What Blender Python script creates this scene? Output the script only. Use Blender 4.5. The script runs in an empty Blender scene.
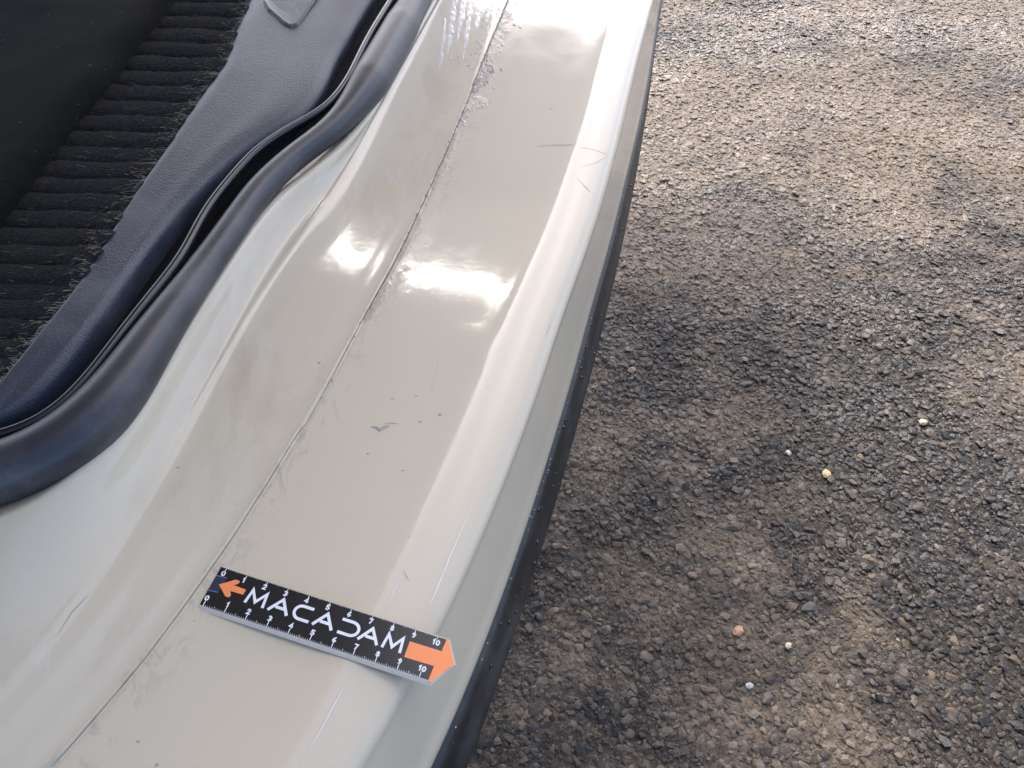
import bpy, bmesh, math, random
import numpy as np
from mathutils import Vector, Matrix
from mathutils.bvhtree import BVHTree

random.seed(4); rng = np.random.default_rng(11)
scene = bpy.context.scene
col = scene.collection

# ------------------------------------------------------------------ camera, sky, sun, exposure
SILL = 0.36                                   # height of the door sill above the asphalt
CAM = np.array([0.0, 0.0, SILL + 0.325])
F, PITCH = 780.0, math.radians(51)
cam = bpy.data.cameras.new('camera'); cam_o = bpy.data.objects.new('camera', cam); col.objects.link(cam_o)
cam.sensor_width = 36; cam.lens = 36 * F / 1024; cam.clip_start = 0.01; cam.clip_end = 500
cam_o.location = CAM; cam_o.rotation_euler = (math.pi / 2 - PITCH, 0, 0)
scene.camera = cam_o

SUN_EL, SUN_AZ = math.radians(46.0), math.radians(2)        # azimuth from +Y, clockwise positive
w = bpy.data.worlds.new('World'); scene.world = w; w.use_nodes = True
nt = w.node_tree; nt.nodes.clear()
sky = nt.nodes.new('ShaderNodeTexSky'); sky.sky_type = 'NISHITA'; sky.sun_disc = False
sky.sun_elevation = SUN_EL; sky.sun_rotation = SUN_AZ
sky.air_density = 0.55; sky.dust_density = 2.8; sky.ozone_density = 1.0
bg = nt.nodes.new('ShaderNodeBackground'); bg.inputs['Strength'].default_value = 0.13
out = nt.nodes.new('ShaderNodeOutputWorld')
nt.links.new(sky.outputs[0], bg.inputs[0]); nt.links.new(bg.outputs[0], out.inputs[0])

sun = bpy.data.lights.new('sun', 'SUN'); sun.energy = 0.8; sun.angle = math.radians(4.0); sun.color = (1, 0.96, 0.90)
sun_o = bpy.data.objects.new('sun', sun); col.objects.link(sun_o)
sd = Vector((math.sin(SUN_AZ) * math.cos(SUN_EL), math.cos(SUN_AZ) * math.cos(SUN_EL), math.sin(SUN_EL)))
sun_o.rotation_euler = sd.to_track_quat('Z', 'Y').to_euler(); sun_o.location = (0, 2, 3)

vs = scene.view_settings
vs.view_transform = 'Standard'; vs.look = 'None'; vs.gamma = 1; vs.use_curve_mapping = False
vs.exposure = 2.33

# ------------------------------------------------------------------ helpers
_fw = np.array([0, math.cos(PITCH), -math.sin(PITCH)]); _rt = np.array([1., 0, 0]); _up = np.cross(_rt, _fw)
def at(px, py, z):
    """a point of the photograph, taken to its place in the world at height z above the sill"""
    d = _fw * F + _rt * (px - 512) + _up * (384 - py)
    return CAM + d * ((SILL + z - CAM[2]) / d[2])
def curve(pts, z, n=180, lam=30.0):
    """measured points -> n evenly spaced, smoothed world points; z is a number or a function of 0..1"""
    pts = np.array(pts, float)
    s = np.r_[0, np.cumsum(np.hypot(*np.diff(pts, axis=0).T))]; s /= s[-1]
    q = np.array([at(x, y, z(t) if callable(z) else z) for (x, y), t in zip(pts, s)])
    s = np.r_[0, np.cumsum(np.linalg.norm(np.diff(q, axis=0), axis=1))]
    u = np.linspace(0, s[-1], n)
    r = np.stack([np.interp(u, s, q[:, k]) for k in range(3)], 1)
    D = np.diff(np.eye(n), 2, axis=0)
    wgt = np.ones(n); wgt[0] = wgt[-1] = 50
    A = np.diag(wgt) + lam * n / 10 * D.T @ D
    return np.linalg.solve(A, wgt[:, None] * r)
def frames(c):
    t = np.gradient(c, axis=0); t /= np.linalg.norm(t, axis=1)[:, None]
    b = np.cross(t, [0, 0, 1.]); b /= np.linalg.norm(b, axis=1)[:, None]
    n = np.cross(b, t)
    return t, b, n
def setp(o, label=None, cat=None, group=None, kind=None):
    if label: o['label'] = label
    if cat: o['category'] = cat
    if group: o['group'] = group
    if kind: o['kind'] = kind
    return o
def empty(name, loc, rz=0):
    o = bpy.data.objects.new(name, None); col.objects.link(o); o.location = loc; o.rotation_euler.z = rz
    o.empty_display_size = 0.05
    return o
def mesh_obj(name, v, f, m, parent=None, smooth=True, uv=None):
    me = bpy.data.meshes.new(name)
    me.from_pydata([tuple(p) for p in v], [], [tuple(int(i) for i in q) for q in f]); me.update()
    if smooth: me.polygons.foreach_set('use_smooth', [True] * len(me.polygons))
    if uv is not None:
        l = me.uv_layers.new(name='UVMap'); idx = np.zeros(len(me.loops), int); me.loops.foreach_get('vertex_index', idx)
        l.data.foreach_set('uv', np.asarray(uv, np.float32)[idx].ravel())
    o = bpy.data.objects.new(name, me); col.objects.link(o)
    if m: me.materials.append(m)
    if parent: o.parent = parent; o.location = -parent.location if parent.parent is None else (0, 0, 0)
    return o
def grid_faces(nr, nc, close=False):
    f = []
    for i in range(nr - 1):
        for j in range(nc - (0 if close else 1)):
            k = (j + 1) % nc
            f.append((i * nc + j, i * nc + k, (i + 1) * nc + k, (i + 1) * nc + j))
    return f
def big_mesh(name, v, tris, m, parent=None, colattr=None, smooth=False):
    """fast path for many thousand triangles"""
    me = bpy.data.meshes.new(name); nv, nf = len(v), len(tris)
    me.vertices.add(nv); me.vertices.foreach_set('co', np.asarray(v, np.float32).ravel())
    me.loops.add(nf * 3); me.loops.foreach_set('vertex_index', np.asarray(tris, np.int32).ravel())
    me.polygons.add(nf); me.polygons.foreach_set('loop_start', np.arange(0, nf * 3, 3, dtype=np.int32))
    me.polygons.foreach_set('loop_total', np.full(nf, 3, np.int32))
    me.update(calc_edges=True); me.validate()
    me.polygons.foreach_set('use_smooth', [smooth] * len(me.polygons))
    if colattr is not None:
        a = me.color_attributes.new('tint', 'FLOAT_COLOR', 'POINT')
        a.data.foreach_set('color', np.c_[colattr, np.ones(nv)].astype(np.float32).ravel())
    o = bpy.data.objects.new(name, me); col.objects.link(o); me.materials.append(m)
    if parent: o.parent = parent; o.location = -parent.location if parent.parent is None else (0, 0, 0)
    return o

# ---- node helpers
class N:
    def __init__(s, name):
        s.m = bpy.data.materials.new(name); s.m.use_nodes = True
        s.t = s.m.node_tree; s.b = s.t.nodes['Principled BSDF']
    def node(s, typ, **kw):
        n = s.t.nodes.new(typ)
        for k, v in kw.items(): setattr(n, k, v)
        return n
    def link(s, a, b): s.t.links.new(a, b)
    def val(s, sock, v):
        if hasattr(v, 'links') or isinstance(v, bpy.types.NodeSocket): s.link(v, sock)
        else: sock.default_value = v
    def math(s, op, a, b=0.0, c=0.0, clamp=False):
        n = s.node('ShaderNodeMath', operation=op, use_clamp=clamp)
        s.val(n.inputs[0], a); s.val(n.inputs[1], b); s.val(n.inputs[2], c)
        return n.outputs[0]
    def ramp(s, x, lo, hi):      # smoothstep lo..hi
        n = s.node('ShaderNodeMapRange', interpolation_type='SMOOTHSTEP')
        s.val(n.inputs[0], x); n.inputs[1].default_value = lo; n.inputs[2].default_value = hi
        return n.outputs[0]
    def noise(s, scale, detail=4, rough=0.55, vec=None, dist=0.0, w=None):
        n = s.node('ShaderNodeTexNoise'); n.inputs['Scale'].default_value = scale
        n.inputs['Detail'].default_value = detail; n.inputs['Roughness'].default_value = rough
        n.inputs['Distortion'].default_value = dist
        if vec is not None: s.link(vec, n.inputs['Vector'])
        return n.outputs[0]
    def coord(s, which='Object', scale=(1, 1, 1), loc=(0, 0, 0)):
        c = s.node('ShaderNodeTexCoord'); mp = s.node('ShaderNodeMapping')
        mp.inputs['Scale'].default_value = scale; mp.inputs['Location'].default_value = loc
        s.link(c.outputs[which], mp.inputs[0]); return mp.outputs[0]
    def geo(s, scale=(1, 1, 1)):
        c = s.node('ShaderNodeNewGeometry'); mp = s.node('ShaderNodeMapping')
        mp.inputs['Scale'].default_value = scale
        s.link(c.outputs['Position'], mp.inputs[0]); return mp.outputs[0]
    def mix(s, fac, a, b):
        n = s.node('ShaderNodeMix', data_type='RGBA')
        s.val(n.inputs['Factor'], fac)
        for sock, v in ((n.inputs['A'], a), (n.inputs['B'], b)):
            if isinstance(v, tuple): sock.default_value = (*v, 1)
            else: s.link(v, sock)
        return n.outputs['Result']
    def bump(s, h, strength=0.3, dist=0.001, normal=None):
        n = s.node('ShaderNodeBump'); n.inputs['Strength'].default_value = strength; n.inputs['Distance'].default_value = dist
        s.link(h, n.inputs['Height'])
        if normal is not None: s.link(normal, n.inputs['Normal'])
        return n.outputs[0]
    def set(s, **kw):
        for k, v in kw.items():
            sock = s.b.inputs[k]
            if isinstance(v, tuple): sock.default_value = (*v, 1) if len(v) == 3 else v
            else: s.val(sock, v)
        return s.m

# ------------------------------------------------------------------ materials
def paint_material():
    n = N('beige_grey_paint')
    uvn = n.node('ShaderNodeUVMap', uv_map='UVMap'); sep = n.node('ShaderNodeSeparateXYZ'); n.link(uvn.outputs[0], sep.inputs[0])
    u, v = sep.outputs[0], sep.outputs[1]                 # u: millimetres/100 outboard of the film edge, v: metres along the sill
    g = n.geo()
    base = n.mix(n.noise(9, 3, 0.5, g), (0.525, 0.449, 0.320), (0.555, 0.480, 0.347))
    # dirt and handling marks beside the film edge
    near = n.math('MULTIPLY', n.ramp(u, -0.03, 0.01), n.ramp(u, 0.24, 0.03))
    smudge = n.math('MULTIPLY', near, n.ramp(n.noise(95, 6, 0.7, n.geo((1, .6, 1)), 1.2), 0.52, 0.62))
    base = n.mix(n.math('MULTIPLY', smudge, 0.36), base, (0.20, 0.165, 0.13))
    # dried film of dust on the inner ledge
    ledge = n.math('MULTIPLY', n.ramp(u, 0.0, -0.12), n.ramp(n.noise(30, 5, 0.65, n.geo((1, .35, 1)), 0.6), 0.44, 0.70))
    base = n.mix(n.math('MULTIPLY', ledge, 0.36), base, (0.33, 0.265, 0.18))
    # pale drying marks
    pale = n.math('MULTIPLY', n.ramp(n.noise(55, 4, 0.6, n.geo((1, .25, 1)), 0.8), 0.60, 0.72), n.ramp(u, 0.05, -0.05))
    base = n.mix(n.math('MULTIPLY', pale, 0.20), base, (0.62, 0.59, 0.54))
    specks = n.ramp(n.noise(420, 2, 0.5, g), 0.74, 0.80)
    base = n.mix(n.math('MULTIPLY', specks, 0.5), base, (0.17, 0.14, 0.11))
    peel = n.noise(260, 2, 0.5, g)
    wave = n.noise(16, 2, 0.4, n.geo((1, .6, 1)))
    scr = n.noise(1.0, 2, 0.5, n.geo((900, 26, 200)))
    b1 = n.bump(peel, 0.05, 0.0006)
    b2 = n.bump(wave, 0.02, 0.0025, b1)
    b3 = n.bump(smudge, 0.10, 0.0003, b2)
    crough = n.math('ADD', 0.08, n.math('MULTIPLY', n.ramp(n.noise(40, 5, 0.65, g), 0.45, 0.8), 0.10))
    crough = n.math('ADD', crough, n.math('MULTIPLY', smudge, 0.3))
    return n.set(**{'Base Color': base, 'Roughness': 0.5, 'Specular IOR Level': 0.15, 'Coat Weight': 1.0, 'Coat Roughness': crough,
                    'Coat IOR': 1.36, 'Normal': b3, 'Coat Normal': b3})
def plastic_material(name, c, rough=0.5, grain=1500, gs=0.25, dust=0.12, sheen=0.0):
    n = N(name); g = n.geo()
    d = n.ramp(n.noise(22, 6, 0.65, g), 0.45, 0.75)
    base = n.mix(n.math('MULTIPLY', d, dust), c, (0.30, 0.28, 0.25))
    h = n.noise(grain, 2, 0.5, g)
    return n.set(**{'Base Color': base, 'Roughness': n.math('ADD', rough, n.math('MULTIPLY', d, 0.12)),
                    'Normal': n.bump(h, gs, 0.0004)})
def simple(name, c, rough=0.5, **kw):
    n = N(name); g = n.geo()
    c2 = tuple(x * 0.86 for x in c)
    return n.set(**{'Base Color': n.mix(n.noise(300, 3, 0.6, g), c, c2), 'Roughness': rough, **kw})
PAINT = paint_material()
TRIM = plastic_material('blue_grey_trim_plastic', (0.026, 0.032, 0.044), 0.46, 750, 0.8, 0.14)
RUBBER = plastic_material('black_seal_rubber', (0.022, 0.023, 0.028), 0.40, 600, 0.25, 0.20)
GLOSSRUB = plastic_material('glossy_seal_rubber', (0.010, 0.010, 0.011), 0.22, 900, 0.08, 0.04)
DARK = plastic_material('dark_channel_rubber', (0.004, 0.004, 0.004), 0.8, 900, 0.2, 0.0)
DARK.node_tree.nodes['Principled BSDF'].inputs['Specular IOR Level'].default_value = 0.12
ROCKER = plastic_material('black_rocker_plastic', (0.010, 0.010, 0.0095), 0.45, 500, 0.6, 0.10)
def felt_material():
    n = N('black_felt'); g = n.geo()
    base = n.mix(n.noise(70, 6, 0.7, g), (0.002, 0.002, 0.002), (0.007, 0.0068, 0.0065))
    return n.set(**{'Base Color': base, 'Roughness': 0.95, 'Specular IOR Level': 0.1,
                    'Normal': n.bump(n.noise(900, 4, 0.7, g), 0.9, 0.0015)})
FELT = felt_material()
def rib_material():
    n = N('charcoal_carpet_pile'); g = n.geo()
    f = n.noise(1100, 5, 0.75, n.geo((.35, 1, 1)))
    return n.set(**{'Base Color': n.mix(n.ramp(f, .35, .7), (0.010, 0.010, 0.0095), (0.042, 0.040, 0.036)), 'Roughness': 1.0, 'Specular IOR Level': 0.05, 'Normal': n.bump(f, 1.0, .002)})
RIB = rib_material()
FIBRE = simple('tan_fibre', (0.34, 0.31, 0.25), 0.8)
NAP = simple('felt_nap_fibre', (0.012, 0.0115, 0.011), 0.9)
LINT = simple('pale_lint', (0.45, 0.43, 0.40), 0.9)

# ------------------------------------------------------------------ measured lines of the sill (x, y in the photograph), far to near
C_INNER = [(452,-45),(436,-14),(417,20),(403,48),(380,95),(364,119),(346,140),(317,166),(276,196),(253,224),(234,250),(187,320),(144,387),(120,424),(97,451),(59,486),(29,505),(0,518),(-60,536),(-140,556)]
C_CREASE = [(466,-45),(447,-14),(434,9),(411,50),(387,92),(364,136),(340,178),(318,213),(293,248),(264,288),(234,341),(193,415),(176,447),(132,518),(103,559),(88,590),(59,634),(29,667),(0,698),(-40,742),(-90,795)]
C_SEAM = [(527,-45),(507,0),(479,67),(461,114),(438,167),(423,200),(397,256),(361,320),(329,381),(306,423),(294,437),(266,484),(230,540),(202,580),(176,616),(146,656),(117,691),(73,742),(53,764),(0,822),(-30,852)]
C_OUT = [(620,-45),(611,0),(602,35),(594,70),(585,117),(566,172),(549,226),(520,291),(499,341),(473,405),(462,436),(431,496),(408,553),(380,612),(350,668),(320,720),(292,768),(250,840),(235,866)]
C_CREST = [(664,-45),(652,0),(634,67),(624,111),(610,167),(594,222),(578,268),(552,335),(538,385),(520,431),(502,478),(482,526),(466,563),(440,618),(410,675),(384,722),(356,768),(308,845),(290,872)]
C_LOW = [(672,-45),(660,0),(649,73),(640,120),(625,182),(615,224),(600,280),(584,329),(574,378),(558,424),(542,478),(530,516),(517,553),(500,604),(476,663),(461,704),(435,763),(396,840),(380,872)]
C_BLACK = [(674,-45),(662,0),(653,62),(646,117),(631,205),(616,275),(600,340),(590,380),(574,438),(560,490),(545,540),(519,622),(496,690),(470,765),(440,840),(426,872)]
zin = lambda t: 0.0205 + 0.0180 * min(1, max(0, (t - 0.05) / 0.6)) ** 1.2
K = 200
inner = curve(C_INNER, zin, K, 6)
crease = curve(C_CREASE, 0.0165, K, 60)
seam = curve(C_SEAM, 0.0060, K, 60)
outer = curve(C_OUT, -0.0020, K, 60)
crest = curve(C_CREST, -0.0095, K, 60)
low = curve(C_LOW, -0.072, K, 60)
black = curve(C_BLACK, -0.106, K, 60)

# ------------------------------------------------------------------ ground: one sheet, fine where the photograph looks
def vnoise(x, y, seed=0):
    """smooth value noise for displacement and stone tint"""
    xi, yi = np.floor(x).astype(int), np.floor(y).astype(int); fx, fy = x - xi, y - yi
    fx, fy = fx * fx * (3 - 2 * fx), fy * fy * (3 - 2 * fy)
    def h(a, b):
        k = (a * 374761393 + b * 668265263 + seed * 974711) & 0x7fffffff
        k = (k ^ (k >> 13)) * 1274126177 & 0x7fffffff
        return ((k ^ (k >> 16)) & 0xffff) / 65535.0
    return (h(xi, yi) * (1 - fx) + h(xi + 1, yi) * fx) * (1 - fy) + (h(xi, yi + 1) * (1 - fx) + h(xi + 1, yi + 1) * fx) * fy
def fbm(x, y, s, o=4):
    return sum(vnoise(x * 2 ** k, y * 2 ** k, s + k) * 0.5 ** k for k in range(o)) / sum(0.5 ** k for k in range(o))
def dust(x, y):
    """where pale dried fines lie between the stones, 0..1"""
    d = fbm(x * 4.5 + 3.1, y * 7 + 1.7, 5, 4) * 0.75 + fbm(x * 22, y * 30, 9, 3) * 0.45
    d += -0.05 + 0.36 * np.clip((y - 0.25) / 0.85, 0, 1)
    return np.clip((d - 0.55) / 0.36, 0, 1)
def ground_z(x, y):
    return (fbm(x * 9, y * 9, 21, 3) - 0.5) * 0.006 + (fbm(x * 140, y * 140, 31, 2) - 0.5) * 0.0035
gx = np.r_[-40, -20, -8, -3, -1.2, -0.5, np.arange(-0.2, 1.35, 0.0055), 1.7, 2.5, 4, 8, 20, 40]
gy = np.r_[-40, -20, -8, -3, -1, -0.3, np.arange(0.02, 1.95, 0.0055), 2.2, 2.8, 4, 8, 20, 40]
X, Y = np.meshgrid(gx, gy); Z = ground_z(X, Y)
def ground_material():
    n = N('asphalt_binder'); g = n.geo()
    c = n.node('ShaderNodeVertexColor', layer_name='tint')
    f = n.noise(330, 5, 0.7, g); m = n.noise(60, 4, 0.6, g)
    base = n.mix(n.ramp(f, 0.35, 0.7), n.mix(0.55, c.outputs[0], (0.012, 0.011, 0.010)), c.outputs[0])
    wet = n.ramp(n.noise(4, 4, 0.6, n.geo((.6, 1.6, 1))), 0.40, 0.60)
    r = n.math('SUBTRACT', 0.56, n.math('MULTIPLY', wet, 0.26))
    return n.set(**{'Base Color': base, 'Roughness': r, 'Specular IOR Level': 0.35, 'Normal': n.bump(f, 0.9, 0.003)})
dm = dust(X.ravel(), Y.ravel())[:, None]
tint = (1 - dm) * np.array([0.028, 0.020, 0.012]) + dm * np.array([0.26, 0.186, 0.114])
nr, nc = X.shape
ii, jj = np.meshgrid(np.arange(nr - 1), np.arange(nc - 1), indexing='ij'); a = (ii * nc + jj).ravel()
tris = np.r_[np.c_[a, a + 1, a + nc + 1], np.c_[a, a + nc + 1, a + nc]]
ground = big_mesh('asphalt_ground', np.c_[X.ravel(), Y.ravel(), Z.ravel()], tris, ground_material(), None, tint, True)
setp(ground, 'dark damp asphalt with pale dried fines between its stones', 'asphalt', kind='structure')

# the stones of the asphalt, too many and too small to count: one mesh of angular chips
def stones():
    ph = (1 + 5 ** .5) / 2
    ico = np.array([(-1,ph,0),(1,ph,0),(-1,-ph,0),(1,-ph,0),(0,-1,ph),(0,1,ph),(0,-1,-ph),(0,1,-ph),(ph,0,-1),(ph,0,1),(-ph,0,-1),(-ph,0,1)]) / math.hypot(1, ph)
    ft = np.array([(0,11,5),(0,5,1),(0,1,7),(0,7,10),(0,10,11),(1,5,9),(5,11,4),(11,10,2),(10,7,6),(7,1,8),(3,9,4),(3,4,2),(3,2,6),(3,6,8),(3,8,9),(4,9,5),(2,4,11),(6,2,10),(8,6,7),(9,8,1)])
    P = []
    for step, rmin, rmax in ((0.0072, 0.0026, 0.0056), (0.0042, 0.0012, 0.0027)):
        x, y = np.meshgrid(np.arange(-0.16, 1.30, step), np.arange(0.06, 1.85, step * 0.92))
        x = x + (np.arange(x.shape[0]) % 2)[:, None] * step / 2
        x = x.ravel(); y = y.ravel()
        x = x + rng.uniform(-.5, .5, x.size) * step * .95; y = y + rng.uniform(-.5, .5, y.size) * step * .95
        # keep what the photograph could see, with a margin for a step aside
        left = -0.14 + 0.17 * (y - 0.1); right = 0.36 + 0.70 * y
        k = (x > left) & (x < right)
        x, y = x[k], y[k]
        r = rmin + (rmax - rmin) * rng.random(x.size) ** 1.6
        P.append(np.c_[x, y, r])
    P = np.concatenate(P); n = len(P)
    x, y, r = P.T
    v = ico[None] * (1 + rng.uniform(-.28, .28, (n, 12, 1)))
    v = v * np.stack([rng.uniform(.85, 1.5, n), rng.uniform(.7, 1.05, n), rng.uniform(.20, .36, n)], 1)[:, None]
    ang = rng.uniform(0, 2 * math.pi, n); tl = rng.normal(0, .15, n); tx = rng.normal(0, .15, n)
    ca, sa = np.cos(tl), np.sin(tl); v = np.stack([v[..., 0] * ca[:, None] + v[..., 2] * sa[:, None], v[..., 1], v[..., 2] * ca[:, None] - v[..., 0] * sa[:, None]], -1)
    ca, sa = np.cos(tx), np.sin(tx); v = np.stack([v[..., 0], v[..., 1] * ca[:, None] + v[..., 2] * sa[:, None], v[..., 2] * ca[:, None] - v[..., 1] * sa[:, None]], -1)
    ca, sa = np.cos(ang), np.sin(ang); v = np.stack([v[..., 0] * ca[:, None] - v[..., 1] * sa[:, None], v[..., 0] * sa[:, None] + v[..., 1] * ca[:, None], v[..., 2]], -1)
    v = v * r[:, None, None]
    d = dust(x, y)
    zc = ground_z(x, y) + r * (0.06 - 0.14 * d) + rng.normal(0, .0005, n)
    v = v + np.stack([x, y, zc], 1)[:, None]
    g = np.exp(rng.normal(0, .58, n))[:, None]
    base = np.array([[0.042, 0.035, 0.029], [0.037, 0.035, 0.033], [0.066, 0.048, 0.034], [0.110, 0.080, 0.054]])
    c = base[rng.choice(4, n, p=[.42, .27, .21, .10])] * g * 0.38 * np.array([1.06, 1.0, .86])
    dd = (d * rng.uniform(.15, .8, n))[:, None]
    c = c * (1 - dd) + dd * np.array([0.24, 0.176, 0.112])
    c = np.repeat(c, 12, 0)
    t = (ft[None] + (np.arange(n) * 12)[:, None, None]).reshape(-1, 3)
    return v.reshape(-1, 3), t, c
def stone_material():
    n = N('asphalt_stone'); g = n.geo()
    c = n.node('ShaderNodeVertexColor', layer_name='tint')
    f = n.noise(700, 4, 0.65, g)
    base = n.mix(n.ramp(f, 0.3, 0.75), c.outputs[0], n.mix(0.35, c.outputs[0], (0.10, 0.085, 0.068)))
    wet = n.ramp(n.noise(4, 4, 0.6, n.geo((.6, 1.6, 1))), 0.40, 0.60)
    r = n.math('SUBTRACT', 0.48, n.math('MULTIPLY', wet, 0.24))
    return n.set(**{'Base Color': base, 'Roughness': r, 'Specular IOR Level': 0.27, 'Normal': n.bump(f, 0.5, 0.0012)})
sv, st, sc = stones()
stn = big_mesh('asphalt_stones', sv, st, stone_material(), None, sc, False)
setp(stn, 'small angular grey stones packed in the asphalt surface', 'stones', kind='stuff')

# ------------------------------------------------------------------ the car: painted sill
car = empty('car', tuple(at(300, 400, 0) * np.array([1, 1, 0])))
setp(car, 'beige-grey car seen at its open door sill, with black rubber seal and dark carpet', 'car')

def spline_cols(anchors, n_between):
    """anchors: list of (K,3) lines; centripetal-free Catmull-Rom across them; repeated anchors make creases"""
    A = np.stack(anchors, 1)                                  # K, m, 3
    m = A.shape[1]; cols = []
    for j in range(m - 1):
        p0, p1, p2, p3 = A[:, max(j - 1, 0)], A[:, j], A[:, j + 1], A[:, min(j + 2, m - 1)]
        for t in np.linspace(0, 1, n_between[j], endpoint=False):
            # finite-difference tangents weighted by chord length
            d0 = np.linalg.norm(p1 - p0, axis=1)[:, None] + 1e-9; d1 = np.linalg.norm(p2 - p1, axis=1)[:, None] + 1e-9; d2 = np.linalg.norm(p3 - p2, axis=1)[:, None] + 1e-9
            m1 = ((p1 - p0) / d0 * d1 + (p2 - p1) / d1 * d0) / (d0 + d1) * d1
            m2 = ((p2 - p1) / d1 * d2 + (p3 - p2) / d2 * d1) / (d1 + d2) * d1
            t2, t3 = t * t, t * t * t
            cols.append((2 * t3 - 3 * t2 + 1) * p1 + (t3 - 2 * t2 + t) * m1 + (-2 * t3 + 3 * t2) * p2 + (t3 - t2) * m2)
    cols.append(A[:, -1])
    return np.stack(cols, 1)
up = np.array([0, 0, 1.])
def lerp(a, b, t, dz=0.0): return a * (1 - t) + b * t + up * dz
_, ib, _ = frames(inner); ib = -ib               # outboard
anch = [inner - ib * 0.030 - up * 0.016, inner - ib * 0.0025 - up * 0.0006, inner + ib * 0.0006 + up * 0.0004, inner + ib * 0.003 - up * 0.0004,
        lerp(inner, crease, .5, -0.0008), lerp(inner, crease, .88, -0.0007), lerp(crease, inner, .035, 0.0003), lerp(crease, seam, .05, -0.0001),
        lerp(crease, seam, .3, -0.0010), lerp(crease, seam, .7, -0.0008), lerp(seam, crease, .03, -0.0001), lerp(seam, crease, .006, 0.0002), lerp(seam, outer, .0005, 0.0001), lerp(seam, outer, .003, -0.0008),
        *[lerp(seam, outer, f_, -0.0009 + 0.0010 * f_ - 0.00448 * f_ * (1 - f_)) for f_ in (.04, .28, .52, .78)], outer + up * 0.0001,
        lerp(outer, crest, .30, 0.0007), lerp(outer, crest, .62, 0.0014), lerp(outer, crest, .88, 0.0010), lerp(crest, low, .03, 0.0004),
        lerp(crest, low, .15, 0.0020), lerp(crest, low, .45, 0.0042), lerp(crest, low, .78, 0.0034), low,
        low - up * 0.004 + (crest - low) * np.array([.08, .08, 0])]
cnt = [3, 3, 3, 4, 4, 4, 4, 5, 6, 6, 4, 4, 4, 4, 6, 6, 6, 6, 6, 6, 6, 6, 6, 6, 6, 6, 3]
S = spline_cols(anch, cnt)
for px, py, hgt, sg in ((467, 341, 0.00050, 0.009), (560, 20, 0.0004, 0.02), (240, 690, -0.0005, 0.03)):      # slight dents in the pressing
    c_ = at(px, py, 0); S[..., 2] += hgt * np.exp(-((S[..., 0] - c_[0]) ** 2 + (S[..., 1] - c_[1]) ** 2) / (2 * sg * sg))
nr, nc = S.shape[:2]
# the flat eases downwards beyond the middle of the opening, most along the inner ledge
jseam, jout, jcr = sum(cnt[:12]), sum(cnt[:18]), sum(cnt[:7])
d0 = np.concatenate([np.zeros((nr, 1)), np.cumsum(np.linalg.norm(np.diff(S, axis=1), axis=2), axis=1)], 1)
uu = (d0 - d0[:, jseam:jseam + 1]) / (d0[:, jout] - d0[:, jseam])[:, None]
fade = np.clip((d0 - d0[:, jcr:jcr + 1]) / (0.25 * (d0[:, jseam] - d0[:, jcr]))[:, None], 0, 1)
S[..., 2] -= 0.020 * 0.05 * (np.tanh((S[..., 1] - at(420, 283, 0)[1]) / 0.05)) * np.clip(1 - uu, 0, 1.5) * fade
along = np.r_[0, np.cumsum(np.linalg.norm(np.diff(seam, axis=0), axis=1))]
jseam = sum(cnt[:12])
du = np.concatenate([np.zeros((nr, 1)), np.cumsum(np.linalg.norm(np.diff(S, axis=1), axis=2), axis=1)], 1); du -= du[:, jseam:jseam + 1]
UV = np.stack([du * 10, np.repeat(along[:, None], nc, 1)], -1).reshape(-1, 2)
sill = mesh_obj('sill_panel', S.reshape(-1, 3), grid_faces(nr, nc), PAINT, car, True, UV)
SV = S.reshape(-1, 3)
bvh = BVHTree.FromPolygons([Vector(p) for p in SV], grid_faces(nr, nc))
def on_sill(px, py):
    """point and normal of the sill under a place in the photograph"""
    d = Vector(_fw * F + _rt * (px - 512) + _up * (384 - py)).normalized()
    p, nrm, i, dist = bvh.ray_cast(Vector(CAM), d)
    if p is None: p = Vector(at(px, py, 0)); nrm = Vector((0, 0, 1))
    if nrm.z < 0: nrm = -nrm
    return np.array(p), np.array(nrm)

# black plastic rocker below the paint
lowin = low - up * 0.003 + (crest - low) * np.array([.05, .05, 0])
_, bb, _ = frames(black)
outb = -bb if (bb[100] @ np.array([1, 0, 0])) < 0 else bb
ra = [lowin + up * 0.001, low - up * 0.004 + outb * 0.0016, lerp(low, black, .2, 0.0005) + outb * .0012, lerp(low, black, .6, 0.001), black + up * 0.002, black - up * 0.003 - outb * 0.001, black - up * .012 - outb * .012, black - up * .02 - outb * .06]
R = spline_cols(ra, [3, 4, 6, 6, 4, 4, 4])
rocker = mesh_obj('rocker_trim', R.reshape(-1, 3), grid_faces(*R.shape[:2]), ROCKER, car)

# roof of the car over the door opening, above the picture: it shades the interior and shows in the paint
def canopy(name, prof, xl, xe, m):
    """sheet above the picture, for the roof and the added panel: prof is (y, z) along the car, from xl to the slanted outer edge; thick, with a rounded outer rail"""
    v = []; edge = [(0, .012), (0.022, .006), (0.032, -.02), (0.02, -.045), (0.0, -.05), (-.03, -.03)]
    for y_, z_ in prof:
        x1 = xe + SKEW * y_
        for dx, dz in [(xl - x1, .05), ((xl - x1) * .5, .045), (-.15, .03)] + edge + [(-.15, 0.0), (xl - x1, 0.0)]:
            v.append((x1 + dx, y_, z_ + dz))
    n_ = 11; f = grid_faces(len(prof), n_, True) + [tuple(range(n_)), tuple(range(len(prof) * n_ - 1, (len(prof) - 1) * n_ - 1, -1))]
    return mesh_obj(name, v, f, m, car, False)
SKEW, ROOF_X = 0.33, -0.20
LINING = simple('roof_lining_grey', (0.76, 0.70, 0.60), 0.8)
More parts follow.
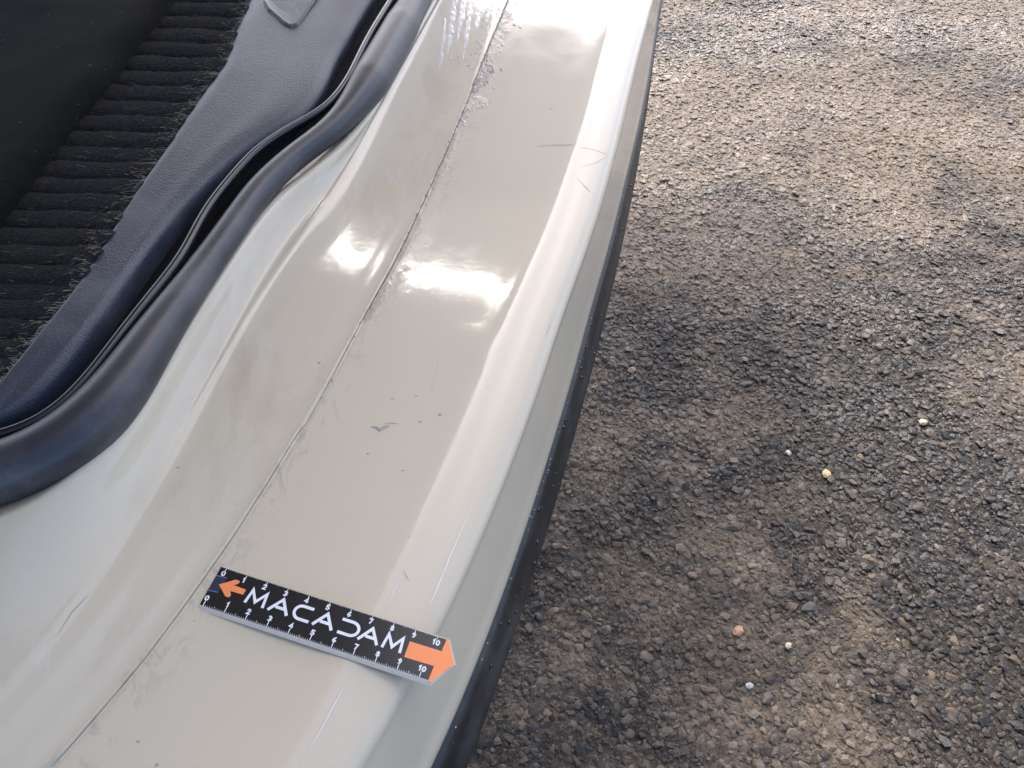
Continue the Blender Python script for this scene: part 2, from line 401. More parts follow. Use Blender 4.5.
canopy('roof', [(y_, 1.262 + .03 - .03 * (y_ - .25) ** 2) for y_ in np.linspace(-1.3, 1.235, 12)], -1.4, ROOF_X, LINING)
canopy('added_reflection_panel', [(1.275, 1.268), (1.33, 1.245), (1.5, 1.18), (1.7, 1.08), (1.84, 1.00)], -1.4, ROOF_X, LINING)  # unseen panel added ahead of the roof; the gap shapes the sill's glare

# ------------------------------------------------------------------ rubber door seal, channel and inner trim
C_BULB = [((430,-45),(462,-45)),((416,-22),(440,-22)),((399,3),(420,15)),((376,41),(403,48)),((346,85),(380,95)),((330,103),(362,119)),((314,117),(346,140)),((273,141),(313,168)),((238,182),(276,196)),((218,217),(253,224)),((187,261),(226,262)),((129,338),(180,330)),((97,382),(144,387)),((76,404),(118,424)),((44,424),(84,457)),((0,440),(30,492)),((-50,450),(-30,508)),((-120,462),(-110,528))]
cen = [(a[0] * .44 + b[0] * .56, a[1] * .44 + b[1] * .56) for a, b in C_BULB]
def tube(name, c, rad, m, parent, ns=20, sx=1.0, sz=1.0, wob=0.0):
    t, b, n = frames(c); rad = np.broadcast_to(rad, len(c)); v = []
    for i in range(len(c)):
        for k in range(ns):
            a = 2 * math.pi * k / ns
            v.append(c[i] + (b[i] * math.cos(a) * sx + n[i] * math.sin(a) * sz) * rad[i])
    return mesh_obj(name, v, grid_faces(len(c), ns, True), m, parent)
zs = lambda t: zin(t) + 0.006
bulb_c = curve(cen, zs, 160, 4)
pts = np.array(cen); s = np.r_[0, np.cumsum(np.hypot(*np.diff(pts, axis=0).T))]; s /= s[-1]
rw = []
for (a, b), t in zip(C_BULB, s):
    pa, pb = at(*a, zs(t)), at(*b, zs(t))
    rw.append(np.linalg.norm(pa - pb) / 2)
tt = np.array([bulb_c[i] for i in range(160)]); sl = np.linspace(0, 1, 160)
rad = np.interp(sl, s, rw) * np.interp(sl, [0, .3, .5, .75, .9, 1], [1, 1, .82, .80, .95, 1]); rad = np.convolve(np.pad(rad, 12, 'edge'), np.ones(25) / 25, 'valid')
print('bulb radius', rad[::20])
seal = tube('door_seal', bulb_c, np.clip(rad * 0.86, .006, .0135), RUBBER, car, 24)
# sleeve where the seal meets its moulded end
i0 = int(0.085 * 160)
tube('seal_sleeve', bulb_c[:i0] , np.clip(rad[:i0] * 0.86, .006, .0135) * 1.045, RUBBER, seal, 24)

C_LIP = [(418,-45),(402,-22),(385,3),(364,38),(344,79),(330,98),(317,111),(288,126),(253,149),(226,179),(203,208),(176,259),(123,326),(82,379),(47,414),(20,428),(0,434),(-40,440),(-110,450)]
lip_c = curve([(x + 4, y + 1) for x, y in C_LIP], lambda t: zin(t) + 0.011, 160, 3)
tube('seal_lip', lip_c, 0.0026, GLOSSRUB, seal, 12, 1.0, 1.2)
C_TR = [(398,-45),(382,-22),(364,6),(338,50),(323,85),(300,114),(259,138),(226,164),(200,190),(182,208),(147,253),(97,323),(53,382),(12,418),(-30,436),(-110,446)]
C_TL = [(263,-45),(256,-22),(249,0),(234,32),(223,64),(202,91),(182,120),(158,158),(126,204),(111,232),(82,279),(53,316),(26,348),(0,382),(-40,430),(-100,500)]
tz = lambda t: zin(t) + 0.010
tr = curve(C_TR, tz, 160, 4); tl_ = curve(C_TL, lambda t: zin(t) + 0.014, 160, 8)
# channel floor between trim and bulb
ch = spline_cols([tr - up * 0.012, lerp(tr, lip_c, .5, -0.016), lip_c - up * 0.014, lerp(lip_c, bulb_c, .5, -.008), bulb_c - up * 0.006], [3, 3, 3, 3])
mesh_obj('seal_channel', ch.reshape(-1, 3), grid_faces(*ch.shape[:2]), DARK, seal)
# inner trim: flat-topped moulding with rounded edges, higher and dished at its far end
tt = np.linspace(0, 1, 160)[:, None]
hump = np.exp(-((tt - 0.0) / 0.16) ** 2)
T = spline_cols([tl_ - up * 0.012, tl_ - up * 0.002, lerp(tl_, tr, .06, 0.001), lerp(tl_, tr, .25) + up * (0.0015 + 0.004 * hump), lerp(tl_, tr, .5) + up * (0.001 - 0.001 * hump),
                 lerp(tl_, tr, .78, 0.0010) + up * 0.004 * hump, lerp(tl_, tr, .93) + up * (-0.0012 + 0.003 * hump), tr - up * 0.006, tr - up * 0.014], [3, 4, 5, 6, 6, 5, 5, 4])
trim = mesh_obj('sill_trim', T.reshape(-1, 3), grid_faces(*T.shape[:2]), TRIM, car)
tb = BVHTree.FromPolygons([Vector(p) for p in T.reshape(-1, 3)], grid_faces(*T.shape[:2]))
def on_bvh(b, px, py, z=0.02):
    d = Vector(_fw * F + _rt * (px - 512) + _up * (384 - py)).normalized()
    p, nrm, i, dist = b.ray_cast(Vector(CAM), d)
    if p is None: return at(px, py, z), up
    return np.array(p), np.array(nrm if nrm.z > 0 else -nrm)
# recessed cap in the trim, partly beyond the picture's upper edge
def cap():
    quad = [(262,-40),(265,3),(269,10),(285,24),(291,27),(297,25),(304,16),(342,-40)]
    NQ = len(quad)
    ctr = np.mean([on_bvh(tb, x, y)[0] for x, y in quad], 0)
    def ring(sc, dz): return [ctr + (on_bvh(tb, x, y)[0] - ctr) * sc + up * dz for x, y in quad]
    v = ring(1.06, 0.0001) + ring(1.0, 0.0016) + ring(.93, 0.0018) + ring(.89, 0.0010) + [ctr + up * 0.0010]
    f = []
    for r in range(3):
        for k in range(NQ): f.append((r * NQ + k, r * NQ + (k + 1) % NQ, (r + 1) * NQ + (k + 1) % NQ, (r + 1) * NQ + k))
    for k in range(NQ): f.append((3 * NQ + k, 3 * NQ + (k + 1) % NQ, 4 * NQ))
    o = mesh_obj('trim_cap', v, f, TRIM, trim, False)
    bv = o.modifiers.new('bevel', 'BEVEL'); bv.width = 0.0012; bv.segments = 3
cap()

# ------------------------------------------------------------------ carpet: ribbed edge and felt
C_FELT = [(216,-45),(199,-22),(182,0),(147,47),(111,94),(73,141),(32,196),(9,224),(-30,275),(-80,345),(-150,440)]
cz = lambda t: zin(t * .75) + 0.008
felt_e = curve(C_FELT, cz, 120, 8)
carpet = mesh_obj('carpet_backing', np.stack([lerp(felt_e, tl_[np.linspace(0, 159, 120).astype(int)], f_, -0.006) for f_ in np.linspace(-.3, 1.15, 12)], 1).reshape(-1, 3), grid_faces(120, 12), FELT, car)
ribs = []
y = -14.0
while y < 425:
    xl = np.interp(y, [p[1] for p in C_FELT], [p[0] for p in C_FELT]); xr = np.interp(y, [p[1] for p in C_TL], [p[0] for p in C_TL])
    ribs.append((xl, xr, y)); y += 13.2 + 0.018 * max(y, 0) + random.uniform(-.6, .6)
fib_v, fib_t = [], []; nap = []
def fibre(p, d, L, wdt, bend):
    d = d / np.linalg.norm(d); side = np.cross(d, up); side /= np.linalg.norm(side) + 1e-9
    b = len(fib_v); n = 4
    for k in range(n):
        t = k / (n - 1); q = p + d * L * t + bend * t * t
        ww = wdt * (1 - .7 * t)
        fib_v.extend([q - side * ww, q + side * ww])
    for k in range(n - 1):
        fib_t.extend([(b + 2 * k, b + 2 * k + 1, b + 2 * k + 3), (b + 2 * k, b + 2 * k + 3, b + 2 * k + 2)])
for i, (xl, xr, y) in enumerate(ribs):
    t0 = (y + 45) / 480
    zL, zR = cz(t0) - 0.001, zin(t0) + 0.0105
    step = 13.2 + 0.018 * max(y, 0)
    a_, b_ = at(xl - 6, y - 1, zL), at(xr + 4, y + 2, zR); c_ = at(xl - 6, y - 1 + step, zL)
    r_ = np.linalg.norm(c_ - a_) * 0.60
    n = 26; line = np.array([a_ * (1 - t) + b_ * t for t in np.linspace(0, 1, n)])
    line += np.cumsum(rng.normal(0, .00012, (n, 3)), 0) * np.array([0, 1, .6])
    tp = np.linspace(0, 1, n); rr = r_ * (0.95 + .05 * np.sin(tp * 9 + i)) * np.clip((1.02 - tp) / .08, .6, 1) ** .5
    v = []; tdir = (b_ - a_) / np.linalg.norm(b_ - a_); sd_ = np.cross(tdir, up); nn = np.cross(sd_, tdir)
    for k in range(n):
        for q in range(12):
            an = 2 * math.pi * q / 12
            v.append(line[k] + (sd_ * math.cos(an) + nn * math.sin(an) * .30) * rr[k] * (1 + rng.normal(0, .05)))
    mesh_obj('carpet_rib', v, grid_faces(n, 12, True), RIB, carpet)
    # pale worn fibres at the trim end of each rib
    for _ in range(26):
        t = 1 - abs(random.gauss(0, .10)); k = min(n - 1, max(0, int(t * (n - 1)))); an = random.uniform(.2, 2.9)
        p = line[k] + (sd_ * math.cos(an) + nn * math.sin(an) * .31) * rr[k]
        fibre(p, tdir + nn * random.uniform(-.1, .5) + sd_ * random.uniform(-.4, .4), random.uniform(.003, .0075), random.uniform(.00006, .00013), up * random.uniform(-.003, .0005))
    for _ in range(130):
        k = random.randrange(n); an = random.uniform(.1, 3.0)
        p = line[k] + (sd_ * math.cos(an) + nn * math.sin(an) * .31) * rr[k] + tdir * random.uniform(-.001, .001)
        nap.append((p, tdir * random.choice((-1, 1)) + nn * random.uniform(.1, .6) + sd_ * random.uniform(-.5, .5)))
    for _ in range(5):
        k = random.randrange(n); an = random.uniform(.2, 2.9)
        p = line[k] + (sd_ * math.cos(an) + nn * math.sin(an) * .31) * rr[k]
        fibre(p, tdir * random.choice((-1, 1)) + nn * .3 + sd_ * random.uniform(-.4, .4), random.uniform(.003, .009), random.uniform(.00004, .00009), up * -.001)
for _ in range(1500):       # dusty fuzz caught along the edge of the trim
    i = random.randrange(159); p = tl_[i] + up * random.uniform(-.002, .0005) + np.array([random.uniform(-.003, .0015), random.uniform(-.002, .002), 0])
    fibre(p, np.array([random.gauss(.8, .5), random.gauss(0, .5), random.uniform(-.1, .4)]), random.uniform(.002, .005), random.uniform(.00006, .00012), up * -.001)
setp(big_mesh('carpet_fibres', fib_v, fib_t, FIBRE, car), kind='stuff')
fib_v, fib_t = [], []
for p, d in nap: fibre(p, d, random.uniform(.0015, .0035), random.uniform(.00008, .00014), up * -.0004)
setp(big_mesh('rib_nap', fib_v, fib_t, NAP, carpet), kind='stuff')
# felt mat rolling down to the crease beside the ribs
left = felt_e + np.array([-0.42, 0.03, 0.0]) + up * 0.0
FE = [felt_e - up * 0.012 + np.array([.003, 0, 0]), felt_e - up * 0.004 + np.array([.0005, 0, 0]), felt_e + np.array([-0.004, 0.001, 0.004]), felt_e + np.array([-0.014, 0.002, 0.0085]), felt_e + np.array([-0.035, 0.004, 0.0095]), felt_e + np.array([-0.10, 0.01, 0.008]), felt_e + np.array([-0.24, .02, 0.006]), left]
FS = spline_cols(FE, [3, 4, 5, 6, 8, 8, 6])
FS[..., 2] += (fbm(FS[..., 0] * 22 + 9, FS[..., 1] * 22, 3, 3) - .5) * 0.004
felt = mesh_obj('felt_mat', FS.reshape(-1, 3), grid_faces(*FS.shape[:2]), FELT, car)
fib_v, fib_t = [], []
fv = FS[:, 4:]; nR, nC = fv.shape[:2]
for _ in range(16000):
    i, j = random.randrange(nR - 1), int(random.random() * (nC - 1)); a_, b_ = random.random(), random.random()
    p = (fv[i, j] * (1 - a_) + fv[i + 1, j] * a_) * (1 - b_) + (fv[i, j + 1] * (1 - a_) + fv[i + 1, j + 1] * a_) * b_
    fibre(p, np.array([random.gauss(.3, .6), random.gauss(0, .6), .55]), random.uniform(.0012, .003), .00006, np.zeros(3))
setp(big_mesh('felt_nap', fib_v, fib_t, NAP, felt), kind='stuff')
fib_v, fib_t = [], []
for _ in range(70):
    i, j = random.randrange(nR - 1), int(random.random() ** 1.3 * (nC - 8)); p = fv[i, j] + up * .0012
    fibre(p, np.array([random.gauss(0, 1), random.gauss(0, 1), .1]), random.uniform(.0006, .0022), random.uniform(.00008, .0002), np.zeros(3))
setp(big_mesh('lint_specks', fib_v, fib_t, LINT, felt), kind='stuff')

# ------------------------------------------------------------------ arrow-ended scale ruler lying across the sill
RO = np.array([-0.13471, 0.13570, SILL + 0.325 - 0.3194 - 0.0011]); RA = math.radians(-16.27)
ruler = empty('scale_ruler', tuple(RO), RA)
ruler.rotation_euler = (0, math.radians(4.76), RA); ruler.scale = (.983, .983, .983)
setp(ruler, 'black ten-centimetre scale ruler with white lettering and orange arrow tip, lying across the sill', 'ruler')
RL, RW, RT, TIP = 0.1084, 0.0208, 0.0011, 0.0066
BLK = N('ruler_black_print'); BLK.set(**{'Base Color': (0.014, 0.014, 0.015), 'Roughness': 0.22, 'Normal': BLK.bump(BLK.noise(500, 3, .6, BLK.geo()), .03, .0005)}); BLK = BLK.m
ACR = simple('ruler_grey_acrylic', (0.60, 0.53, 0.42), 0.25)
ORA = simple('ruler_orange_print', (0.90, 0.27, 0.085), 0.38)
WHT = simple('ruler_white_print', (0.78, 0.78, 0.76), 0.4)
BLU = simple('ruler_blue_line', (0.16, 0.22, 0.34), 0.4)
NAV = simple('ruler_navy_print', (0.020, 0.026, 0.05), 0.4)
def rmesh(name, v, f, m, parent=ruler, smooth=False):
    me = bpy.data.meshes.new(name); me.from_pydata([tuple(p) for p in v], [], f); me.update(); me.materials.append(m)
    o = bpy.data.objects.new(name, me); col.objects.link(o); o.parent = parent
    return o
def prism(poly, z0, z1, inset=0.0, top=None):
    n = len(poly); c = np.mean(poly, 0)
    v = [(x, y, z0) for x, y in poly] + [(x, y, z1) for x, y in (top or poly)]
    f = [tuple(range(n - 1, -1, -1)), tuple(range(n, 2 * n))] + [(k, (k + 1) % n, n + (k + 1) % n, n + k) for k in range(n)]
    return v, f
E_ = 0.0013
outline = [(0, -0.0004), (RL - .001, -0.0004), (RL + TIP, RW * .53), (RL + .0004, RW), (0, RW)]
topo = [(0.0002, E_ * .8), (RL - .0012, E_ * .8), (RL + TIP - .0006, RW * .53), (RL + .0003, RW - .0004), (0.0002, RW - .0004)]
v, f = prism(outline, 0.0, RT, top=topo); plate = rmesh('ruler_plate', v, f, ACR)
ZF = RT
def flat(name, poly, m, dz, parent=ruler): return rmesh(name, [(x, y, ZF + dz) for x, y in poly], [tuple(range(len(poly)))], m, parent)
face = flat('black_face', [(.0003, .0014), (RL - .0016, .0014), (RL - .0002, RW - .0008), (.0003, RW - .0008)], BLK, .00010)
# orange arrow forming the pointed end
mm = 0.001
flat('arrow_tip', [(92.8*mm, 7.3*mm), (106.2*mm, 7.6*mm), (105.9*mm, .0011), (RL - .0010, .0011), (RL + TIP - .0009, RW * .53), (RL + .0001, RW - .0005), (107.6*mm, RW - .0005), (107.2*mm, 14.5*mm), (92.7*mm, 14.4*mm)], ORA, .00022)
flat('print_box', [(.0005, .0086), (.0052, .0089), (.0056, .0160), (.0005, .0157)], NAV, .00018)
flat('box_line', [(.0004, .0155), (.0054, .0159), (.0054, .0162), (.0004, .0158)], BLU, .00024)
flat('box_line', [(.0004, .0082), (.0050, .0086), (.0050, .0089), (.0004, .0085)], BLU, .00024)
flat('small_arrow', [(3.6*mm, 12.2*mm), (9.6*mm, 16.6*mm), (11.6*mm, 16.4*mm), (11.5*mm, 15.2*mm), (9.9*mm, 13.9*mm), (16.0*mm, 13.7*mm), (15.8*mm, 11.2*mm), (9.7*mm, 11.0*mm), (11.0*mm, 9.4*mm), (10.6*mm, 8.2*mm), (9.0*mm, 8.1*mm)], ORA, .00028)
def ribbon(pts, wd, z):
    """mitred stroke"""
    p = np.array(pts, float); n = len(p); v = []
    for i in range(n):
        a = p[i] - p[i - 1] if i else p[1] - p[0]; b = p[i + 1] - p[i] if i < n - 1 else a
        a = a / np.linalg.norm(a); b = b / np.linalg.norm(b); na = np.array([-a[1], a[0]]); nb = np.array([-b[1], b[0]])
        m_ = na + nb; m_ /= np.linalg.norm(m_); k = min(1 / max(m_ @ na, .38), 2.4)
        e = (-a if i == 0 else a if i == n - 1 else 0 * a) * wd * .35
        v += [(*(p[i] + m_ * k * wd / 2 + e), z), (*(p[i] - m_ * k * wd / 2 + e), z)]
    f = [(2 * i, 2 * i + 1, 2 * i + 3, 2 * i + 2) for i in range(n - 1)]
    return v, f
def letter(strokes, name='letter', wd=.00132, m=WHT, z=.0003, parent=ruler):
    V, Fc = [], []
    for k, st_ in enumerate(strokes):
        v, f = ribbon(st_, wd, ZF + z + k * .00003); b = len(V); V += v; Fc += [tuple(i + b for i in q) for q in f]
    return rmesh(name, V, Fc, m, parent)
def sc(pts, x0, y0, wx, hy): return [(x0 + x * wx, y0 + y * hy) for x, y in pts]
gM = [[(0, 0), (.10, 1), (.50, .18), (.92, 1), (1, 0)]]
gA = [[(0, 0), (.52, 1), (1, 0)], [(.34, .33), (.80, .33)]]
arc = [(math.cos(a), math.sin(a)) for a in np.linspace(math.pi / 2, 3 * math.pi / 2, 13)]
gC = [[(1, 1)] + [(.42 + .42 * x, .5 + .5 * y) for x, y in arc] + [(1, 0)]]
gD = [[(1 - x, y) for x, y in gC[0]]]
lw = [('M', 18.2, 8.2), ('A', 29.2, 8.4), ('C', 40.2, 7.4), ('A', 50.2, 8.4), ('D', 61.9, 8.2), ('A', 71.3, 8.3), ('M', 82.3, 8.0)]
for ch_, x0, wx in lw:
    letter([sc(st_, x0 * mm, 8.7 * mm, wx * mm, 5.9 * mm) for st_ in dict(M=gM, A=gA, C=gC, D=gD)[ch_]])
circ = lambda cx, cy, r, a0=0, a1=2 * math.pi, n=12, e=1.5: [(cx + r * math.cos(a), cy + r * e * math.sin(a)) for a in np.linspace(a0, a1, n)]
DIG = {'0': [[(.5, 1), (.12, .8), (.05, .5), (.12, .2), (.5, 0), (.88, .2), (.95, .5), (.88, .8), (.5, 1)]], '1': [[(.2, .78), (.55, 1), (.55, 0)]],
       '2': [[(.05, .75), (.3, 1), (.75, .95), (.88, .68), (.05, 0), (.95, 0)]], '3': [[(.05, .9), (.5, 1), (.88, .76), (.45, .53), (.9, .28), (.5, 0), (.05, .12)]],
       '4': [[(.7, 0), (.7, 1), (.02, .32), (.98, .32)]], '5': [[(.9, 1), (.2, 1), (.12, .55), (.6, .6), (.92, .32), (.55, 0), (.05, .1)]],
       '6': [[(.8, .98), (.3, .75), (.08, .3), (.5, 0), (.92, .28), (.5, .55), (.12, .35)]], '7': [[(.05, 1), (.95, 1), (.4, 0)]],
       '8': [[(.5, .53), (.15, .76), (.5, 1), (.85, .76), (.5, .53), (.08, .25), (.5, 0), (.92, .25), (.5, .53)]],
       '9': [[(.9, .65), (.5, .45), (.1, .72), (.5, 1), (.9, .7), (.72, .25), (.25, 0)]]}
for k in range(11):
    for (x0, y0, flip) in ((1.9 + 9.99 * k, 4.05, 0), (3.0 + 10.06 * k, 16.4, 1)):
        s_ = str(k)
        strokes = []
        for q, ch_ in enumerate(s_):
            ox = x0 - .75 + (q - (len(s_) - 1) / 2) * 1.75
            strokes += [sc(st_, ox * mm, y0 * mm, 1.45 * mm, 2.0 * mm) for st_ in DIG[ch_]]
        letter(strokes, 'numeral', .00060)
def ticks(name, items, wd, z):
    V, Fc = [], []
    for x, ya, yb in items:
        b = len(V); V += [((x - wd / 2) * mm, ya * mm, ZF + z), ((x + wd / 2) * mm, ya * mm, ZF + z), ((x + wd / 2) * mm, yb * mm, ZF + z), ((x - wd / 2) * mm, yb * mm, ZF + z)]; Fc.append((b, b + 1, b + 2, b + 3))
    return setp(rmesh(name, V, Fc, WHT), kind='stuff')
for k in range(11):
    x = 2.0 + 9.99 * k; letter([[(x * mm, 1.5 * mm), (x * mm, 3.6 * mm)]], 'centimetre_tick', .00036, z=.00034)
    x = 3.2 + 10.03 * k; letter([[(x * mm, 18.7 * mm), (x * mm, 19.7 * mm)]], 'centimetre_tick', .00030, z=.00034)
ticks('millimetre_ticks', [(2 + .999 * k, 1.45, 2.5 if k % 5 == 0 else 1.95) for k in range(100) if k % 10] + [(3.2 + 1.003 * k, 19.4 if k % 5 == 0 else 19.65, 19.95) for k in range(100) if k % 10], .2, .0003)

# ------------------------------------------------------------------ small marks on the paint
CHIP = simple('chipped_primer', (0.16, 0.135, 0.11), 0.8)
PALE = simple('pale_scuff_and_glint', (0.75, 0.73, 0.69), 0.5)
GRIME_SHADE = simple('film_edge_grime_shade', (0.19, 0.15, 0.10), 0.85)
def mark(name, pts, wd, m, parent=None, off=.00025):
    """thin stroke hugging the sill"""
    parent = parent or sill
    q = [on_sill(*p) for p in pts]; v = []
    for i, (p, nn) in enumerate(q):
        a = q[min(i + 1, len(q) - 1)][0] - q[max(i - 1, 0)][0]; s_ = np.cross(a, nn); s_ /= np.linalg.norm(s_) + 1e-9
        ww = wd * (0.25 if i in (0, len(q) - 1) else random.uniform(.7, 1.2))
        v += [p + nn * off - s_ * ww, p + nn * (off + .0001), p + nn * off + s_ * ww]
    f = []
    for i in range(len(q) - 1):
        f += [(3 * i, 3 * i + 1, 3 * i + 4, 3 * i + 3), (3 * i + 1, 3 * i + 2, 3 * i + 5, 3 * i + 4)]
    o = mesh_obj(name, v, f, m, None, False); o.parent = parent; o.location = (0, 0, 0)
    return o
def child_fix(o):      # sill sits at minus the car's location, so its children take world coordinates
    return o
CHIP = simple('chipped_primer', (0.36, 0.31, 0.24), 0.7)
mark('paint_chip', [(371, 427), (376, 427), (380, 430), (383, 428), (389, 426)], .0008, CHIP)
mark('paint_chip', [(384, 424), (391, 423), (398, 424)], .00025, CHIP)
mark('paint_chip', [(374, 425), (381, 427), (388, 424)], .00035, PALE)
for y0 in (360, 368, 378, 388):
    mark('paint_chip', [(438 - (y0 - 360) * .2, y0), (437 - (y0 - 360) * .2, y0 + 5)], .0003, CHIP)
for x, y, w_ in ((416, 395, .0005), (420, 421, .0006), (440, 414, .0006), (368, 453, .0004), (319, 362, .0005), (403, 470, .0003), (392, 398, .0004), (551, 108, .0006), (138, 741, .0004), (157, 764, .0005), (178, 467, .0004)):
    mark('paint_chip', [(x - 1.5, y), (x, y + 1), (x + 2, y + .5)], w_, CHIP)
SCR = simple('faint_scratch', (0.37, 0.345, 0.31), .5); PINK = simple('pinkish_rub_mark', (0.47, 0.37, 0.32), .5)
mark('paint_scuff', [(536,147),(550,145),(565,145),(578,144)], .00035, PINK)
for a_ in ([(580,147),(594,150),(607,155)], [(582,167),(596,163),(606,157)], [(577,178),(588,190),(597,203)], [(404,571),(407,577),(409,580)], [(545,337),(548,331),(551,323)], [(88,596),(72,612),(58,634)]):
    mark('paint_scuff', a_, .00015, SCR)
# long highlight lines on the outer roll, painted as pale strips
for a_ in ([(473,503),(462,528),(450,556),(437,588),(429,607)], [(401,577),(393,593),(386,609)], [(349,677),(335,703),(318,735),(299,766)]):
    mark('painted_glint', a_, .00030, PALE)
def ragged(name, rows, left, right, m, hgt, nc_=7, seed=0):
    """wrinkled scrap of film: left/right give its edges in each row"""
    V = []; ys = np.arange(rows[0], rows[1], 1.6)
    for i, y_ in enumerate(ys):
        f_ = math.sin(math.pi * min(1, max(0, (i + .5) / len(ys)))) ** .4
        x0 = left(y_) + random.uniform(-.7, .7); x1 = x0 + (right(y_) - left(y_)) * f_ * (.55 + .9 * float(vnoise(np.array([y_ * .16 + seed]), np.array([seed * 1.7]), 3)[0]))
        for j in range(nc_):
            p, nn = on_sill(x0 + (x1 - x0) * j / (nc_ - 1), y_)
            e = 0 if j in (0, nc_ - 1) or i in (0, len(ys) - 1) else random.random() ** 1.5
            V.append(p + nn * (.00006 + hgt * e))
    o = mesh_obj(name, V, grid_faces(len(ys), nc_), m, None, True); o.parent = sill; o.location = (0, 0, 0)
    return o
def film_patches():
    n = N('wrinkled_clear_film'); wet = n.m
    n.set(**{'Base Color': n.mix(n.noise(260, 4, .7, n.geo()), (0.34, 0.275, 0.19), (0.52, 0.445, 0.32)), 'Roughness': .35, 'Coat Weight': .15, 'Coat Roughness': .1, 'Normal': n.bump(n.noise(420, 3, .6, n.geo()), .5, .001)})
    n2 = N('brown_stained_film'); n2.set(**{'Base Color': n2.mix(n2.noise(200, 4, .7, n2.geo()), (0.30, 0.235, 0.185), (0.42, 0.36, 0.30)), 'Roughness': .3})
    sx = lambda y_: float(np.interp(y_, [p[1] for p in C_SEAM], [p[0] for p in C_SEAM]))
    ragged('film_scrap', (10, 62), lambda y_: sx(y_) + 2, lambda y_: sx(y_) + 14, wet, .0005, seed=1)
    ragged('film_scrap', (60, 90), lambda y_: sx(y_) + 3, lambda y_: sx(y_) + 17, n2.m, .0002, seed=2)
    ragged('film_scrap', (96, 112), lambda y_: sx(y_) + 2, lambda y_: sx(y_) + 20, wet, .0004, seed=3)
    ragged('film_scrap', (130, 185), lambda y_: sx(y_) + 2, lambda y_: sx(y_) + 11, wet, .0003, seed=4)
    ragged('film_scrap', (215, 262), lambda y_: sx(y_) + 2, lambda y_: sx(y_) + 12, wet, .0003, seed=5)
    ragged('film_scrap', (280, 322), lambda y_: sx(y_) + 3, lambda y_: sx(y_) + 15, wet, .0003, seed=6)
    n3 = N('pale_water_mark'); n3.set(**{'Base Color': n3.mix(n3.noise(200, 4, .7, n3.geo()), (0.46, 0.42, 0.35), (0.62, 0.59, 0.53)), 'Roughness': .25, 'Coat Weight': .7, 'Coat Roughness': .1})
    for k, (x_, ya, yb, w_) in enumerate(((452, -30, 56, 6), (461, -30, 42, 5), (469, -30, 60, 4), (478, -30, 30, 6), (446, 18, 72, 4), (488, -30, 24, 5))):
        ragged('water_mark', (ya, yb), lambda y_, x_=x_: x_ - .12 * y_, lambda y_, x_=x_, w_=w_: x_ - .12 * y_ + w_, n3.m, .0002, 5, seed=11 + k)
# peeling edge of the clear film: flakes, grime and a painted shade line along the seam, thickest at its far half
def flakes(name, n, rows, m, size, side, spread):
    V, T = [], []
    for _ in range(n):
        y_ = random.uniform(*rows); x_ = np.interp(y_, [p[1] for p in C_SEAM], [p[0] for p in C_SEAM]) + side + random.expovariate(1 / spread) * (1 if side >= 0 else -1)
        p, nn = on_sill(x_, y_); k = random.randint(4, 6); a0 = random.uniform(0, 6.28); sz = random.uniform(*size); b = len(V)
        t1 = np.cross(nn, [1., .2, 0]); t1 /= np.linalg.norm(t1); t2 = np.cross(nn, t1)
        V.append(p + nn * random.uniform(.0003, .0006))
        for q in range(k):
            an = a0 + q * 6.283 / k; rr_ = sz * random.uniform(.5, 1.2)
            V.append(p + nn * random.uniform(.00008, .0003) + (t1 * math.cos(an) * 1.7 + t2 * math.sin(an) * .8) * rr_)
        T += [(b, b + 1 + q, b + 1 + (q + 1) % k) for q in range(k)]
    return setp(big_mesh(name, V, T, m, sill), kind='stuff')
FILM = simple('peeling_film', (0.46, 0.42, 0.35), 0.3)
yy = np.arange(-35, 775, 9.0)
mark('film_edge_line', [(np.interp(y_, [p[1] for p in C_SEAM], [p[0] for p in C_SEAM]) + 1.1, y_) for y_ in yy], .00016, GRIME_SHADE)  # dark strip paints the shadow side of the step, with edge grime
mark('film_edge_line', [(x_ + random.uniform(-.4, .6), y_) for x_, y_ in [(np.interp(y_, [p[1] for p in C_SEAM], [p[0] for p in C_SEAM]) + 1.0, y_) for y_ in np.arange(-30, 325, 5.0)]], .00038, GRIME_SHADE, off=.0004)
film_patches()
flakes('film_flakes', 150, (10, 125), FILM, (.0005, .0020), 1.0, 5)
flakes('film_flakes', 45, (150, 330), FILM, (.0003, .0008), 1.0, 6)
flakes('film_flakes', 70, (5, 70), FILM, (.0005, .0014), -4.0, 12)
flakes('film_grime', 150, (-20, 260), GRIME_SHADE, (.0003, .0007), .2, 1.2)
flakes('film_grime', 50, (55, 95), CHIP, (.0006, .0018), 2.0, 6)
flakes('film_grime', 25, (260, 420), GRIME_SHADE, (.0002, .0005), .2, 1.5)
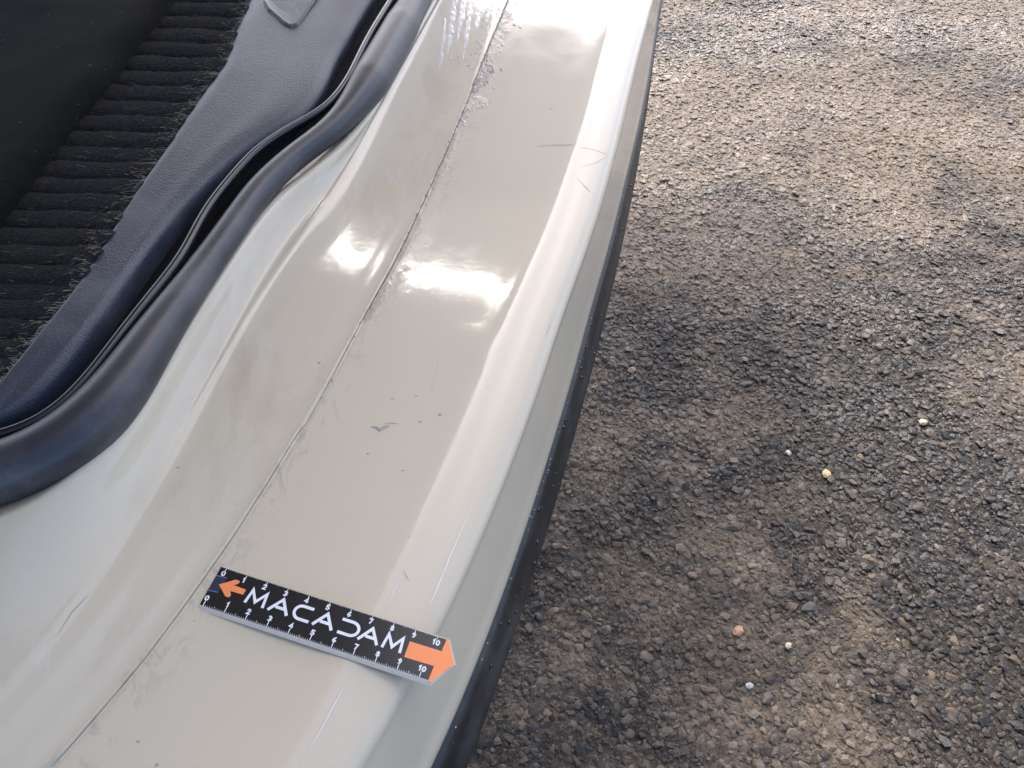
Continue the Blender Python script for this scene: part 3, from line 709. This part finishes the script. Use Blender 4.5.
# grit where the paint meets the black rocker, and beads of water on the plastic
def beads(name, n, fn, m, size, flat=.5):
    ico = bmesh.new(); bmesh.ops.create_icosphere(ico, subdivisions=1, radius=1.0); bv = np.array([v.co[:] for v in ico.verts]); bf = np.array([[v.index for v in f.verts] for f in ico.faces]); ico.free()
    V, T = [], []
    for k in range(n):
        p = fn(); q = bv * random.uniform(*size) * np.array([1, random.uniform(.8, 1.8), flat]) * (1 + rng.uniform(-.15, .15, (len(bv), 1)))
        T.append(bf + k * len(bv)); V.append(q + p)
    return np.concatenate(V), np.concatenate(T)
def on_low():
    i = min(K - 1, int(random.random() ** .9 * K)); return low[i] + outb[i] * random.uniform(.0005, .0022) + up * random.uniform(-.004, .002)
GRIT = simple('dry_grit', (0.42, 0.39, 0.34), .9)
V, T = beads('grit', 90, on_low, GRIT, (.00012, .00045), .8)
setp(big_mesh('edge_grit', V, T, GRIT, rocker, None, True), kind='stuff')
def on_rock():
    i = random.randrange(K); j = random.randrange(5, 17); return R[i, j] + np.array([.0002, 0, .0002])
WATER = simple('dark_water_bead', (0.003, 0.003, 0.003), 0.30)
V, T = beads('drops', 70, on_rock, WATER, (.0004, .0014), .3)
setp(big_mesh('water_beads', V, T, WATER, rocker, None, True), kind='stuff')

# pebbles lying loose on the asphalt
def pebble(px, py, r, c, label):
    p = at(px, py, -SILL + .004)
    bm = bmesh.new(); bmesh.ops.create_icosphere(bm, subdivisions=2, radius=r)
    for v in bm.verts:
        v.co *= 1 + random.uniform(-.2, .2); v.co.x *= 1.25; v.co.z *= .7
    me = bpy.data.meshes.new('pebble'); bm.to_mesh(me); bm.free(); me.materials.append(simple('pebble_stone', c, .6))
    o = bpy.data.objects.new('pebble', me); col.objects.link(o); o.location = p - np.array([0, 0, r * .6]); o.rotation_euler.z = random.uniform(0, 3)
    setp(o, label, 'pebble', 'loose pebbles on the asphalt')
pebble(827, 472, .0042, (.62, .40, .20), 'yellow-orange pebble on the asphalt, nearest the middle of the ground')
pebble(924, 421, .0038, (.48, .36, .23), 'pale tan pebble on the asphalt, highest of the loose pebbles')
pebble(789, 452, .0026, (.45, .38, .29), 'tiny cream pebble left of the yellow-orange pebble')
pebble(739, 630, .0042, (.40, .22, .12), 'rusty orange-brown pebble, largest of the loose pebbles')
pebble(789, 645, .0026, (.42, .36, .27), 'small cream-white pebble right of the rusty brown pebble')
pebble(750, 685, .0027, (.42, .40, .36), 'small white pebble, lowest of the loose pebbles')
